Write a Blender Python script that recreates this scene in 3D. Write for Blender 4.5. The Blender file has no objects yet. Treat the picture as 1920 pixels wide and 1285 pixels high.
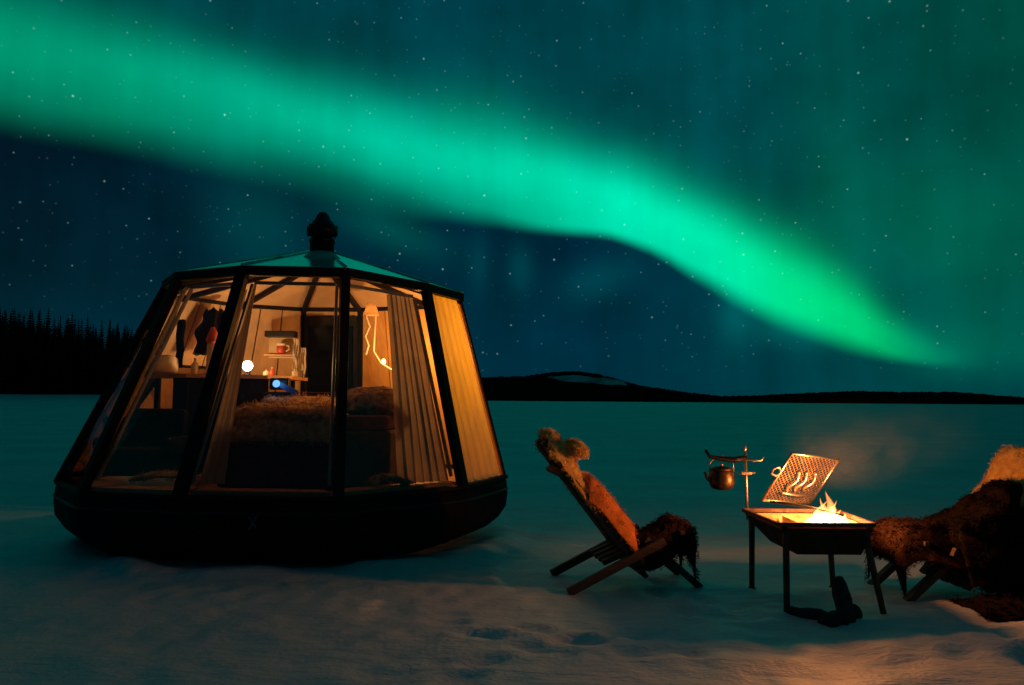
import bpy, bmesh, math, random
import numpy as np
from mathutils import Vector, Matrix, noise
random.seed(7)
RAD = math.radians
scene = bpy.context.scene
COL = scene.collection

# ------------------------------------------------------------------ camera
cam_d = bpy.data.cameras.new('camera')
cam = bpy.data.objects.new('camera', cam_d); COL.objects.link(cam)
cam_d.sensor_width = 36; cam_d.lens = 28.125
cam_d.clip_start = 0.05; cam_d.clip_end = 20000
PITCH = math.atan(108.5/1500); ROLL = RAD(0.4)
cam.matrix_world = (Matrix.Translation((0, 0, 1.35)) @ Matrix.Rotation(RAD(90)+PITCH, 4, 'X')
                    @ Matrix.Rotation(ROLL, 4, 'Z'))
scene.camera = cam
scene.render.engine = 'CYCLES'
scene.view_settings.view_transform = 'Standard'
scene.view_settings.look = 'None'
scene.view_settings.exposure = 0
scene.view_settings.gamma = 1
scene.view_settings.use_curve_mapping = False
scene.cycles.max_bounces = 8
scene.cycles.transparent_max_bounces = 16
scene.cycles.volume_bounces = 0
scene.cycles.sample_clamp_indirect = 4
scene.cycles.caustics_refractive = False
scene.cycles.caustics_reflective = False

# ------------------------------------------------------------------ node expression helper
class X:
    nt = None
    def __init__(s, v): s.v = v
    @staticmethod
    def m(op, *a, clamp=False):
        n = X.nt.nodes.new('ShaderNodeMath'); n.operation = op; n.use_clamp = clamp
        for i, q in enumerate(a):
            q = q.v if isinstance(q, X) else q
            if isinstance(q, (int, float)): n.inputs[i].default_value = q
            else: X.nt.links.new(q, n.inputs[i])
        return X(n.outputs[0])
    def __add__(s, o): return X.m('ADD', s, o)
    __radd__ = __add__
    def __sub__(s, o): return X.m('SUBTRACT', s, o)
    def __rsub__(s, o): return X.m('SUBTRACT', o, s)
    def __mul__(s, o): return X.m('MULTIPLY', s, o)
    __rmul__ = __mul__
    def __truediv__(s, o): return X.m('DIVIDE', s, o)
def sstep(x, a, b):                       # smooth 0..1 as x goes a -> b
    t = X.m('DIVIDE', x - a, (b - a) if not isinstance(b, X) or not isinstance(a, X) else b - a, clamp=True)
    return t * t * (3 - 2 * t)
def gauss(x): return X.m('EXPONENT', -1 * x * x) if False else X.m('EXPONENT', X.m('MULTIPLY', x * x, -1))
def curve1(x, pts, x0, x1, y0, y1):
    n = X.nt.nodes.new('ShaderNodeFloatCurve')
    c = n.mapping.curves[0]
    P = [((a-x0)/(x1-x0), (b-y0)/(y1-y0)) for a, b in pts]
    c.points[0].location = P[0]; c.points[1].location = P[-1]
    for p in P[1:-1]: c.points.new(*p)
    for p in c.points: p.handle_type = 'AUTO_CLAMPED'
    n.mapping.update()
    X.nt.links.new(((x - x0) / (x1 - x0)).v, n.inputs['Value'])
    return X(n.outputs[0]) * (y1 - y0) + y0
def ramp(x, pts, x0, x1):
    n = X.nt.nodes.new('ShaderNodeValToRGB'); e = n.color_ramp.elements
    e[0].position = (pts[0][0]-x0)/(x1-x0); e[0].color = (*pts[0][1], 1)
    e[1].position = (pts[-1][0]-x0)/(x1-x0); e[1].color = (*pts[-1][1], 1)
    for a, c in pts[1:-1]:
        k = e.new((a-x0)/(x1-x0)); k.color = (*c, 1)
    X.nt.links.new(((x - x0) / (x1 - x0)).v, n.inputs[0])
    return n.outputs[0]
def vmix(f, a, b):
    n = X.nt.nodes.new('ShaderNodeMix'); n.data_type = 'RGBA'
    X.nt.links.new(f.v, n.inputs[0])
    for q, i in ((a, 6), (b, 7)):
        if isinstance(q, tuple): n.inputs[i].default_value = (*q, 1)
        else: X.nt.links.new(q, n.inputs[i])
    return n.outputs[2]
def vscale(c, f):
    n = X.nt.nodes.new('ShaderNodeVectorMath'); n.operation = 'SCALE'
    if isinstance(c, tuple): n.inputs[0].default_value = c
    else: X.nt.links.new(c, n.inputs[0])
    if isinstance(f, X): X.nt.links.new(f.v, n.inputs['Scale'])
    else: n.inputs['Scale'].default_value = f
    return n.outputs[0]
def vadd(a, b):
    n = X.nt.nodes.new('ShaderNodeVectorMath'); n.operation = 'ADD'
    X.nt.links.new(a, n.inputs[0]); X.nt.links.new(b, n.inputs[1]); return n.outputs[0]

# ------------------------------------------------------------------ world: night sky, northern lights, stars
SKY_GAIN = 1.0
world = bpy.data.worlds.new('World'); scene.world = world; world.use_nodes = True
nt = world.node_tree; nt.nodes.clear(); X.nt = nt
out = nt.nodes.new('ShaderNodeOutputWorld'); bg = nt.nodes.new('ShaderNodeBackground')
tc = nt.nodes.new('ShaderNodeTexCoord'); sep = nt.nodes.new('ShaderNodeSeparateXYZ')
nt.links.new(tc.outputs['Generated'], sep.inputs[0])
dx, dy, dz = (X(sep.outputs[i]) for i in range(3))
az = X.m('ARCTAN2', dx, dy) * (180/math.pi)
el = X.m('ARCSINE', dz) * (180/math.pi)
def wnoise(scale, detail=2.0, az_k=1.0, el_k=1.0, off=0.0):
    cb = nt.nodes.new('ShaderNodeCombineXYZ')
    nt.links.new((az*az_k + off).v, cb.inputs[0]); nt.links.new((el*el_k).v, cb.inputs[1])
    n = nt.nodes.new('ShaderNodeTexNoise'); n.noise_dimensions = '2D'
    n.inputs['Scale'].default_value = scale; n.inputs['Detail'].default_value = detail
    n.inputs['Roughness'].default_value = 0.5
    nt.links.new(cb.outputs[0], n.inputs['Vector'])
    return X(n.outputs[0]) - 0.5
AZ0, AZ1 = -180.0, 180.0
lower = [(-180,9),(-100,12),(-60,15.2),(-33,16.9),(-27,16.6),(-21,15.9),(-14,15.1),(-6,13.6),(0,12.6),(5,12.1),(9,11.0),(12.9,8.9),(16.4,6.9),(20,5.2),(23.2,3.8),(26.3,2.7),(29.3,2.2),(34,2.0),(180,2)]
peak  = [(-180,13),(-100,17),(-60,20.5),(-33,20.6),(-27,20.8),(-21,20.3),(-14,18.9),(-6,17.3),(0,16.2),(5,15.0),(9,13.6),(12.9,11.6),(16.4,9.6),(20,7.4),(23.2,5.5),(26.3,3.7),(29.3,2.7),(34,2.3),(180,2.3)]
upper = [(-180,16),(-100,22),(-60,26),(-33,24.6),(-27,24.0),(-21,23.2),(-14,22.0),(-6,21.0),(0,19.9),(5,18.1),(9,16.7),(12.9,14.9),(16.4,13.0),(20,10.8),(23.2,8.0),(26.3,5.1),(29.3,3.4),(34,2.8),(180,2.8)]
wob = wnoise(0.09, 2)
azw = az
L_ = curve1(azw, lower, AZ0, AZ1, 0, 30) + wob * 0.9
P0_ = curve1(azw, peak, AZ0, AZ1, 0, 30)
P_ = L_ + (P0_ - L_) * 0.97
U_ = P_ + (curve1(azw, upper, AZ0, AZ1, 0, 30) - P_) * 0.60 + wnoise(0.10, 2, 1, 1, 50.0) * 0.6 + 0.25
wid = curve1(azw, [(-180,1.6),(-33,1.5),(-20,1.7),(-12,1.9),(-5,1.0),(0,.75),(6,.55),(10,.65),(14,1.0),(18,1.1),(24,.8),(29,.35),(180,.4)], AZ0, AZ1, 0, 4)
rise = sstep(el, L_ - wid, L_ + wid)
inner = X.m('DIVIDE', el - L_, P_ - L_, clamp=True)
fl = curve1(azw, [(-180,.6),(-33,.58),(-20,.50),(-12,.36),(-6,.42),(0,.60),(6,.85),(12,.92),(30,.95),(180,1)], AZ0, AZ1, 0, 1)
inner = fl + (1 - fl) * inner * inner * (3 - 2*inner)
above = X.m('MAXIMUM', el - P_, 0.0) / (U_ - P_) * 0.83
fall = gauss(above)
tailk = X.m('MAXIMUM', el - P_, 0.0) / (U_ - P_) * 0.42
fall = fall * 0.95 + gauss(tailk) * 0.05
band = rise * inner * fall
streak = 1 + wnoise(1.4, 2, 1.0, 0.10, 13.0) * 0.07 + wnoise(0.5, 3, 1.0, 0.12, 31.0) * 0.14 + wnoise(0.16, 3, 1.0, 1.6, 7.0) * 0.30
bandcol = ramp(az, [(-180,(0,0,0)),(-110,(0,.03,.02)),(-60,(0,.14,.08)),(-33,(0,.27,.115)),(-21,(0,.36,.175)),(-10,(0,.50,.265)),(0,(0,.64,.33)),(8,(0,.80,.42)),(14,(0,.84,.38)),(19,(0,.74,.21)),(23.5,(0,.62,.13)),(26.2,(0,.27,.07)),(28.2,(0,.11,.045)),(30,(0,0,0)),(180,(0,0,0))], AZ0, AZ1)
# background: deep blue under the arc, teal above it
below = ramp(az, [(-180,(0.001,.012,.024)),(-33,(0.0005,.0088,.017)),(-14,(0,.0150,.030)),(6,(0,.0165,.036)),(16,(0,.030,.042)),(26,(0,.042,.047)),(34,(0,.040,.042)),(180,(0.001,.012,.024))], AZ0, AZ1)
abovec = ramp(az, [(-180,(0.001,.010,.020)),(-80,(0,.020,.028)),(-33,(0,.040,.046)),(-5,(0,.044,.062)),(14,(0,.054,.064)),(33,(0,.064,.047)),(80,(0,.034,.034)),(180,(0.001,.014,.026))], AZ0, AZ1)
dark = vmix(sstep(el, L_ - 1.5, P_ + 1.0), below, abovec)
dark = vscale(dark, 1 + wnoise(0.14, 3, 1, 1.3, 3.0) * 0.9 + wnoise(0.45, 3, 1, 0.16, 77.0) * 0.5)
# slightly lifted glow close to the horizon
dark = vadd(dark, vscale((0.0, 0.010, 0.013), gauss((el - 3.0) / 6.0)))
def blob(a0, e0, sa, se, col, k=0.0):
    u = (az - a0) / sa; v = (el - e0 + (az - a0) * k) / se
    return vscale(col, gauss(u) * gauss(v))
sky = vadd(dark, vscale(bandcol, band * streak * 0.95))
for b in [(28, 11, 5.5, 4.5, (0,.050,.020), 0.2),      # soft patches right of the arc
          (22.5, 13.5, 2.2, 7.0, (0,.030,.012), 0.9),
          (29, 3.6, 3.0, 2.0, (0,.050,.022), 0.0),
          (19.5, 4.9, 2.6, 1.2, (0,.07,.05), 0.2),
          (15.6, 5.9, 1.1, 2.2, (0,.05,.045), 0.0),
          (6.0, 8.6, 2.6, 1.5, (0,.030,.030), -0.25),
          (0.6, 9.4, 1.0, 1.8, (0,.030,.030), 0.0),
          (-2.4, 9.8, .8, 2.2, (0,.022,.024), 0.0),
          (-18, 12.0, 3.2, 3.6, (0,.030,.026), 0.25),
          (-9, 12.0, 4.0, 1.4, (0,.05,.035), 0.3)]:
    sky = vadd(sky, blob(*b))
# stars
def stars(scale, rad, gain, seed):
    vm = nt.nodes.new('ShaderNodeVectorMath'); vm.operation = 'ADD'
    nt.links.new(tc.outputs['Generated'], vm.inputs[0]); vm.inputs[1].default_value = (seed, seed*.37, seed*.71)
    vo = nt.nodes.new('ShaderNodeTexVoronoi'); vo.inputs['Scale'].default_value = scale
    nt.links.new(vm.outputs[0], vo.inputs['Vector'])
    d = X(vo.outputs['Distance']) / (rad * scale)
    s2 = nt.nodes.new('ShaderNodeSeparateColor'); nt.links.new(vo.outputs['Color'], s2.inputs[0])
    br = X(s2.outputs[0]); br = br * br * br * br + 0.06
    return vscale((0.62, 1.0, 0.95), gauss(d * 1.6) * br * gain * sstep(el, 1.0, 5.0))
sky = vadd(sky, stars(58.0, 0.0015, 0.50, 3.0))
sky = vadd(sky, stars(100.0, 0.0012, 0.34, 11.0))
nt.links.new(sky, bg.inputs[0]); bg.inputs[1].default_value = SKY_GAIN
nt.links.new(bg.outputs[0], out.inputs[0])
world.cycles.sampling_method = 'MANUAL'; world.cycles.sample_map_resolution = 1024

# ------------------------------------------------------------------ object helpers
def empty(name, loc=(0,0,0), rz=0.0):
    o = bpy.data.objects.new(name, None); COL.objects.link(o)
    o.location = loc; o.rotation_euler = (0, 0, rz); o.empty_display_size = .1
    return o
def tag(o, label=None, cat=None, group=None, kind=None):
    if label: o['label'] = label
    if cat: o['category'] = cat
    if group: o['group'] = group
    if kind: o['kind'] = kind
    return o
def link_mesh(name, me, mat, parent=None, smooth=False):
    if mat is not None and not me.materials: me.materials.append(mat)
    if smooth: me.polygons.foreach_set('use_smooth', [True]*len(me.polygons))
    o = bpy.data.objects.new(name, me); COL.objects.link(o)
    if parent is not None: o.parent = parent
    return o
def pyd(name, V, F, mat, parent=None, smooth=False):
    me = bpy.data.meshes.new(name); me.from_pydata([tuple(v) for v in V], [], F); me.update()
    return link_mesh(name, me, mat, parent, smooth)
def fin(name, bm, mat, parent=None, smooth=False):
    bmesh.ops.recalc_face_normals(bm, faces=bm.faces)
    me = bpy.data.meshes.new(name); bm.to_mesh(me); bm.free()
    return link_mesh(name, me, mat, parent, smooth)
def b_box(bm, c, s, R=None, bev=0.0):
    M = Matrix.Translation(c)
    if R is not None: M = M @ R.to_4x4()
    g = bmesh.ops.create_cube(bm, size=1.0, matrix=M @ Matrix.Diagonal((*s, 1)))
    if bev > 0:
        es = list({e for v in g['verts'] for e in v.link_edges})
        bmesh.ops.bevel(bm, geom=es, offset=bev, segments=2, affect='EDGES', profile=.5)
def frame(d, up=Vector((0,0,1))):
    z = Vector(d).normalized(); up = Vector(up)
    x = up.cross(z)
    if x.length < 1e-4: x = Vector((1,0,0)).cross(z)
    x.normalize(); y = z.cross(x)
    return Matrix((x, y, z)).transposed()
def b_beam(bm, a, b, w, t, up=(0,0,1), bev=0.0):          # w along up x d, t along up-ish
    a = Vector(a); b = Vector(b); d = b - a
    b_box(bm, (a+b)/2, (w, t, d.length), frame(d, up), bev)
def b_tube(bm, pts, r, n=10, caps=True):
    pts = [Vector(p) for p in pts]; rs = r if isinstance(r, (list, tuple)) else [r]*len(pts)
    rings = []; ref = None
    for i, p in enumerate(pts):
        d = (pts[min(i+1, len(pts)-1)] - pts[max(i-1, 0)]).normalized()
        if ref is None: ref = d.orthogonal().normalized()
        ref = (ref - d*ref.dot(d)).normalized(); q = d.cross(ref)
        rings.append([bm.verts.new(p + (ref*math.cos(2*math.pi*k/n) + q*math.sin(2*math.pi*k/n))*rs[i]) for k in range(n)])
    for i in range(len(rings)-1):
        for k in range(n):
            bm.faces.new((rings[i][k], rings[i][(k+1)%n], rings[i+1][(k+1)%n], rings[i+1][k]))
    if caps: bm.faces.new(rings[0][::-1]); bm.faces.new(rings[-1])
def b_lathe(bm, prof, c=(0,0,0), n=24, R=None):
    c = Vector(c); rings = []
    for r, z in prof:
        ring = []
        for k in range(n):
            v = Vector((r*math.cos(2*math.pi*k/n), r*math.sin(2*math.pi*k/n), z))
            if R is not None: v = R @ v
            ring.append(bm.verts.new(c + v))
        rings.append(ring)
    for i in range(len(rings)-1):
        for k in range(n):
            bm.faces.new((rings[i][k], rings[i][(k+1)%n], rings[i+1][(k+1)%n], rings[i+1][k]))
    bm.faces.new(rings[0][::-1]); bm.faces.new(rings[-1])
def b_slab(bm, quad, th, inward):                         # thick polygon, thickened along 'inward'
    q = [Vector(p) for p in quad]; n = (q[1]-q[0]).cross(q[2]-q[0]).normalized()
    if n.dot(Vector(inward)) < 0: n = -n
    a = [bm.verts.new(p) for p in q]; b = [bm.verts.new(p + n*th) for p in q]; m = len(q)
    bm.faces.new(a); bm.faces.new(b[::-1])
    for i in range(m): bm.faces.new((a[i], a[(i+1)%m], b[(i+1)%m], b[i]))
def box(name, c, s, mat, parent=None, R=None, bev=0.004):
    bm = bmesh.new(); b_box(bm, c, s, R, bev); return fin(name, bm, mat, parent)
def beam(name, a, b, w, t, mat, parent=None, up=(0,0,1), bev=0.003):
    bm = bmesh.new(); b_beam(bm, a, b, w, t, up, bev); return fin(name, bm, mat, parent)
def tube(name, pts, r, mat, parent=None, n=10):
    bm = bmesh.new(); b_tube(bm, pts, r, n); return fin(name, bm, mat, parent, True)
def lathe(name, prof, c, mat, parent=None, n=24, R=None):
    bm = bmesh.new(); b_lathe(bm, prof, c, n, R); return fin(name, bm, mat, parent, True)

# ------------------------------------------------------------------ materials
def mat(name, col, rough=.6, metal=0.0, var=.25, scale=6.0, bump=0.0, bscale=30.0, stretch=(1,1,1), spec=.5, obj=True, col2=None):
    m = bpy.data.materials.new(name); m.use_nodes = True; t = m.node_tree; b = t.nodes['Principled BSDF']
    b.inputs['Roughness'].default_value = rough; b.inputs['Metallic'].default_value = metal
    b.inputs['Specular IOR Level'].default_value = spec
    c = t.nodes.new('ShaderNodeTexCoord'); mp = t.nodes.new('ShaderNodeMapping'); mp.inputs['Scale'].default_value = stretch
    t.links.new(c.outputs['Object'], mp.inputs[0])
    n = t.nodes.new('ShaderNodeTexNoise'); n.inputs['Scale'].default_value = scale; n.inputs['Detail'].default_value = 5
    t.links.new(mp.outputs[0], n.inputs['Vector'])
    r = t.nodes.new('ShaderNodeValToRGB'); r.color_ramp.elements[0].position = .3; r.color_ramp.elements[1].position = .7
    c2 = col2 or tuple(min(1, x*(1+var)) for x in col)
    r.color_ramp.elements[0].color = (*[x*(1-var) for x in col], 1); r.color_ramp.elements[1].color = (*c2, 1)
    t.links.new(n.outputs[0], r.inputs[0]); t.links.new(r.outputs[0], b.inputs['Base Color'])
    if bump > 0:
        n2 = t.nodes.new('ShaderNodeTexNoise'); n2.inputs['Scale'].default_value = bscale; n2.inputs['Detail'].default_value = 6
        t.links.new(mp.outputs[0], n2.inputs['Vector'])
        bu = t.nodes.new('ShaderNodeBump'); bu.inputs['Strength'].default_value = bump; bu.inputs['Distance'].default_value = .02
        t.links.new(n2.outputs[0], bu.inputs['Height']); t.links.new(bu.outputs[0], b.inputs['Normal'])
    return m
def emis(name, col, s):
    m = bpy.data.materials.new(name); m.use_nodes = True; t = m.node_tree; t.nodes.clear()
    o = t.nodes.new('ShaderNodeOutputMaterial'); e = t.nodes.new('ShaderNodeEmission')
    e.inputs[0].default_value = (*col, 1); e.inputs[1].default_value = s
    t.links.new(e.outputs[0], o.inputs[0]); return m
def glass_mat(name, tint=(.93,.96,.95), refl=1.0):
    m = bpy.data.materials.new(name); m.use_nodes = True; t = m.node_tree; t.nodes.clear()
    o = t.nodes.new('ShaderNodeOutputMaterial'); tr = t.nodes.new('ShaderNodeBsdfTransparent'); tr.inputs[0].default_value = (*tint, 1)
    g = t.nodes.new('ShaderNodeBsdfGlossy'); g.inputs['Roughness'].default_value = .02
    fr = t.nodes.new('ShaderNodeFresnel'); fr.inputs[0].default_value = 1.5
    mx = t.nodes.new('ShaderNodeMixShader'); mu = t.nodes.new('ShaderNodeMath'); mu.operation = 'MULTIPLY'; mu.inputs[1].default_value = refl
    t.links.new(fr.outputs[0], mu.inputs[0]); t.links.new(mu.outputs[0], mx.inputs[0])
    t.links.new(tr.outputs[0], mx.inputs[1]); t.links.new(g.outputs[0], mx.inputs[2]); t.links.new(mx.outputs[0], o.inputs[0])
    return m
def cloth_mat(name, col, trans=.45, var=.15, stretch=(1,1,1)):
    m = mat(name, col, .9, var=var, scale=5, bump=.25, bscale=120, spec=.1, stretch=stretch); t = m.node_tree
    b = t.nodes['Principled BSDF']; o = t.nodes['Material Output']
    tl = t.nodes.new('ShaderNodeBsdfTranslucent'); mx = t.nodes.new('ShaderNodeMixShader'); mx.inputs[0].default_value = trans
    src = b.inputs['Base Color'].links[0].from_socket
    t.links.new(src, tl.inputs[0]); t.links.new(b.outputs[0], mx.inputs[1]); t.links.new(tl.outputs[0], mx.inputs[2])
    t.links.new(mx.outputs[0], o.inputs[0]); return m

M = {}
M['frame'] = mat('dark_painted_wood', (.010,.008,.007), .6, spec=.2, var=.4, scale=14, bump=.2, stretch=(1,1,.2))
M['trim'] = mat('pale_trim', (.55,.45,.36), .45, var=.12, scale=20)
M['hull'] = mat('black_plastic_hull', (.006,.007,.009), .75, var=.3, scale=3, bump=.15, bscale=14, spec=.12)
M['skirt'] = mat('grey_rubber', (.16,.17,.20), .7, var=.3)
M['birch'] = mat('birch_panel', (.50,.34,.20), .5, var=.14, scale=5, stretch=(3,3,.5), bump=.08)
M['ceil'] = mat('ceiling_panel', (.52,.38,.25), .6, var=.12, scale=4)
M['pine'] = mat('honey_pine_panel', (.62,.34,.10), .5, var=.15, scale=6, stretch=(4,4,.4), bump=.08)
M['floor'] = mat('oiled_floor', (.42,.24,.12), .5, var=.25, scale=8, stretch=(1,6,1))
M['sill'] = mat('window_bench_wood', (.50,.27,.12), .45, var=.25, scale=8)
M['roof'] = mat('frosted_roof_sheet', (.66,.74,.70), .24, metal=.92, var=.12, scale=6, bump=.08, bscale=10)
M['black'] = mat('black_iron', (.010,.010,.011), .5, metal=.3, var=.4)
M['flange'] = mat('white_flashing', (.62,.58,.48), .5, var=.1)
M['curtain'] = cloth_mat('grey_linen', (.58,.46,.34), .38)
M['ochre'] = cloth_mat('ochre_curtain', (.92,.64,.06), .80, var=.12, stretch=(2,2,.5))
M['bedside'] = mat('dark_brown_upholstery', (.035,.017,.012), .8, var=.4, scale=12, bump=.3)
M['bedspread'] = mat('tan_fur', (.52,.34,.18), .95, var=.45, scale=22, bump=.5, bscale=60, spec=.1)
M['patch'] = mat('patterned_pillow', (.36,.17,.10), .9, var=.7, scale=22, bump=.3, spec=.1, col2=(.62,.42,.26))
M['maroon'] = mat('maroon_cloth', (.10,.025,.03), .9, var=.4, scale=20)
M['white'] = mat('cream_paint', (.66,.58,.46), .6, var=.1)
M['red'] = mat('red_enamel', (.42,.07,.045), .5, var=.3)
M['dkcloth'] = mat('dark_wool', (.022,.020,.022), .95, var=.5, scale=25, bump=.5, spec=.1)
M['wood'] = mat('weathered_chair_wood', (.10,.060,.035), .7, var=.4, scale=9, stretch=(1,1,6), bump=.3)
M['hide'] = mat('sandy_hide', (.86,.48,.15), .95, var=.35, scale=14, bump=.4, bscale=70, spec=.1)
M['hide_rust'] = mat('rust_hide', (.66,.22,.06), .95, var=.35, scale=12, bump=.4, bscale=70, spec=.1)
M['fur'] = mat('dark_brown_fur', (.045,.020,.013), .95, var=.5, scale=18, bump=.5, bscale=80, spec=.15)
M['furblack'] = mat('black_fur', (.013,.008,.007), .95, var=.5, scale=18, spec=.1)
M['steel'] = mat('steel', (.62,.58,.52), .32, metal=.9, var=.12, scale=20)
M['iron'] = mat('rusty_iron', (.12,.065,.040), .65, metal=.35, var=.5, scale=12, bump=.35, bscale=50)
M['trayin'] = mat('heat_worn_iron', (.48,.33,.20), .6, metal=.3, var=.35, scale=16, bump=.3)
M['char'] = mat('charred_wood', (.03,.02,.015), .9, var=.6, scale=20, bump=.6)
M['bark'] = mat('birch_log_bark', (.045,.030,.022), .9, var=.6, scale=16, bump=.6)
M['glass'] = glass_mat('window_glass', refl=1.6)
M['darkglass'] = mat('dark_door_glass', (.004,.006,.006), .35, var=.3, spec=.12)
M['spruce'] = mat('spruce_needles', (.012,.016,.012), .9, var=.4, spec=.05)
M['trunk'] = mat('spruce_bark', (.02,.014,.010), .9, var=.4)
M['soot'] = mat('sooty_kettle', (.10,.065,.045), .38, metal=.8, var=.4, scale=15, bump=.2)

# snow
def snow_mat():
    m = bpy.data.materials.new('snow'); m.use_nodes = True; t = m.node_tree; b = t.nodes['Principled BSDF']
    b.inputs['Roughness'].default_value = .55; b.inputs['Specular IOR Level'].default_value = .45
    tcn = t.nodes.new('ShaderNodeTexCoord')
    n = t.nodes.new('ShaderNodeTexNoise'); n.inputs['Scale'].default_value = .35; n.inputs['Detail'].default_value = 6
    t.links.new(tcn.outputs['Object'], n.inputs['Vector'])
    r = t.nodes.new('ShaderNodeValToRGB'); r.color_ramp.elements[0].color = (.62,.66,.70,1); r.color_ramp.elements[1].color = (.84,.86,.88,1)
    r.color_ramp.elements[0].position = .3; r.color_ramp.elements[1].position = .7
    t.links.new(n.outputs[0], r.inputs[0]); t.links.new(r.outputs[0], b.inputs['Base Color'])
    n1 = t.nodes.new('ShaderNodeTexNoise'); n1.inputs['Scale'].default_value = 2.2; n1.inputs['Detail'].default_value = 8; n1.inputs['Roughness'].default_value = .6
    t.links.new(tcn.outputs['Object'], n1.inputs['Vector'])
    bu = t.nodes.new('ShaderNodeBump'); bu.inputs['Strength'].default_value = .6; bu.inputs['Distance'].default_value = .05
    t.links.new(n1.outputs[0], bu.inputs['Height'])
    mp3 = t.nodes.new('ShaderNodeMapping'); mp3.inputs['Scale'].default_value = (.5, 1.6, 1); mp3.inputs['Rotation'].default_value = (0, 0, .35)
    n3 = t.nodes.new('ShaderNodeTexNoise'); n3.inputs['Scale'].default_value = .22; n3.inputs['Detail'].default_value = 9; n3.inputs['Roughness'].default_value = .62
    t.links.new(tcn.outputs['Object'], mp3.inputs[0]); t.links.new(mp3.outputs[0], n3.inputs['Vector'])
    b3 = t.nodes.new('ShaderNodeBump'); b3.inputs['Strength'].default_value = .5; b3.inputs['Distance'].default_value = .45
    t.links.new(n3.outputs[0], b3.inputs['Height']); t.links.new(b3.outputs[0], bu.inputs['Normal'])
    n2 = t.nodes.new('ShaderNodeTexNoise'); n2.inputs['Scale'].default_value = 28; n2.inputs['Detail'].default_value = 6
    t.links.new(tcn.outputs['Object'], n2.inputs['Vector'])
    b2 = t.nodes.new('ShaderNodeBump'); b2.inputs['Strength'].default_value = .35; b2.inputs['Distance'].default_value = .012
    t.links.new(n2.outputs[0], b2.inputs['Height']); t.links.new(bu.outputs[0], b2.inputs['Normal']); t.links.new(b2.outputs[0], b.inputs['Normal'])
    return m
M['snow'] = snow_mat()

# ------------------------------------------------------------------ snow field: one sheet out to the far shore
def axis(c0, c1, step, far, g=1.16):
    mid = list(np.arange(c0, c1 + 1e-6, step)); a = []; s = step; x = c1
    while x < far: s *= g; x += s; a.append(x)
    b = []; s = step; x = c0
    while x > -far: s *= g; x -= s; b.append(x)
    return np.array(b[::-1] + mid + a)
xs = axis(-5.5, 6.0, .045, 9000); ys = axis(1.5, 10.5, .045, 9000)
footprints = []
rp = random.Random(5)
for (x0, y0, ang, n) in [(-.55,3.9,18,5),(0.1,3.5,8,6),(.9,4.4,160,6),(2.4,4.2,30,5),(3.0,4.6,-20,4),(1.2,5.2,95,4),(2.75,4.15,60,4),(-.1,4.5,-10,4)]:
    a = RAD(ang); x, y = x0, y0
    for k in range(n):
        s = (-1)**k * .09
        footprints.append((x - math.sin(a)*s + rp.uniform(-.03,.03), y + math.cos(a)*s, a + rp.uniform(-.2,.2)))
        x += math.cos(a)*.27; y += math.sin(a)*.27; a += rp.uniform(-.2,.2)
YY, XX = np.meshgrid(ys, xs, indexing='ij')
def vnoise(X_, Y_, s, seed):
    rr = np.random.RandomState(seed); G = rr.rand(256, 256)
    u = X_/s + 1000; v = Y_/s + 1000; i = np.floor(u).astype(int); j = np.floor(v).astype(int); fu = u-i; fv = v-j
    fu = fu*fu*(3-2*fu); fv = fv*fv*(3-2*fv)
    g = lambda a, b: G[a % 256, b % 256]
    return (g(i,j)*(1-fu)+g(i+1,j)*fu)*(1-fv) + (g(i,j+1)*(1-fu)+g(i+1,j+1)*fu)*fv - .5
near = np.exp(-((XX/14)**2 + ((YY-5)/14)**2))
ZZ = vnoise(XX, YY, 2.3, 1)*.035*near + vnoise(XX, YY, .8, 2)*.012*near + vnoise(XX, YY, .3, 3)*.014*near + vnoise(XX, YY, .12, 4)*.018*near + np.abs(vnoise(XX+.3*YY, YY*1.8, .55, 14))*.022*near
ZZ += vnoise(XX, YY*2.2, 9.0, 5)*.05*np.exp(-(YY/60)**2)
for fx, fy, a in footprints:
    m_ = (abs(XX-fx) < .4) & (abs(YY-fy) < .4)
    u = (XX[m_]-fx)*math.cos(a) + (YY[m_]-fy)*math.sin(a); v = -(XX[m_]-fx)*math.sin(a) + (YY[m_]-fy)*math.cos(a)
    q = np.sqrt((u/.15)**2 + (v/.07)**2)
    ZZ[m_] += -.022*np.exp(-q**4) + .008*np.exp(-((q-1.35)/.3)**2)
# churned snow round the fire and chairs, shallow drift round the hut
ch = np.exp(-(((XX-2.3)/1.7)**2 + ((YY-5.0)/1.0)**2)**2)
ZZ += ch*(vnoise(XX, YY, .18, 8)*.035 + vnoise(XX, YY, .45, 9)*.04)
ZZ += .07*np.exp(-(((XX-3.4)/1.5)**2 + ((YY-4.55-.1*(XX-3.4))/.22)**2))
rh = np.sqrt(((XX+2.1)/2.0)**2 + ((YY-8.2)/1.95)**2)
ZZ += .09*np.exp(-((rh-1.02)/.10)**2)*(.5+vnoise(XX, YY, .5, 10))
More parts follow.
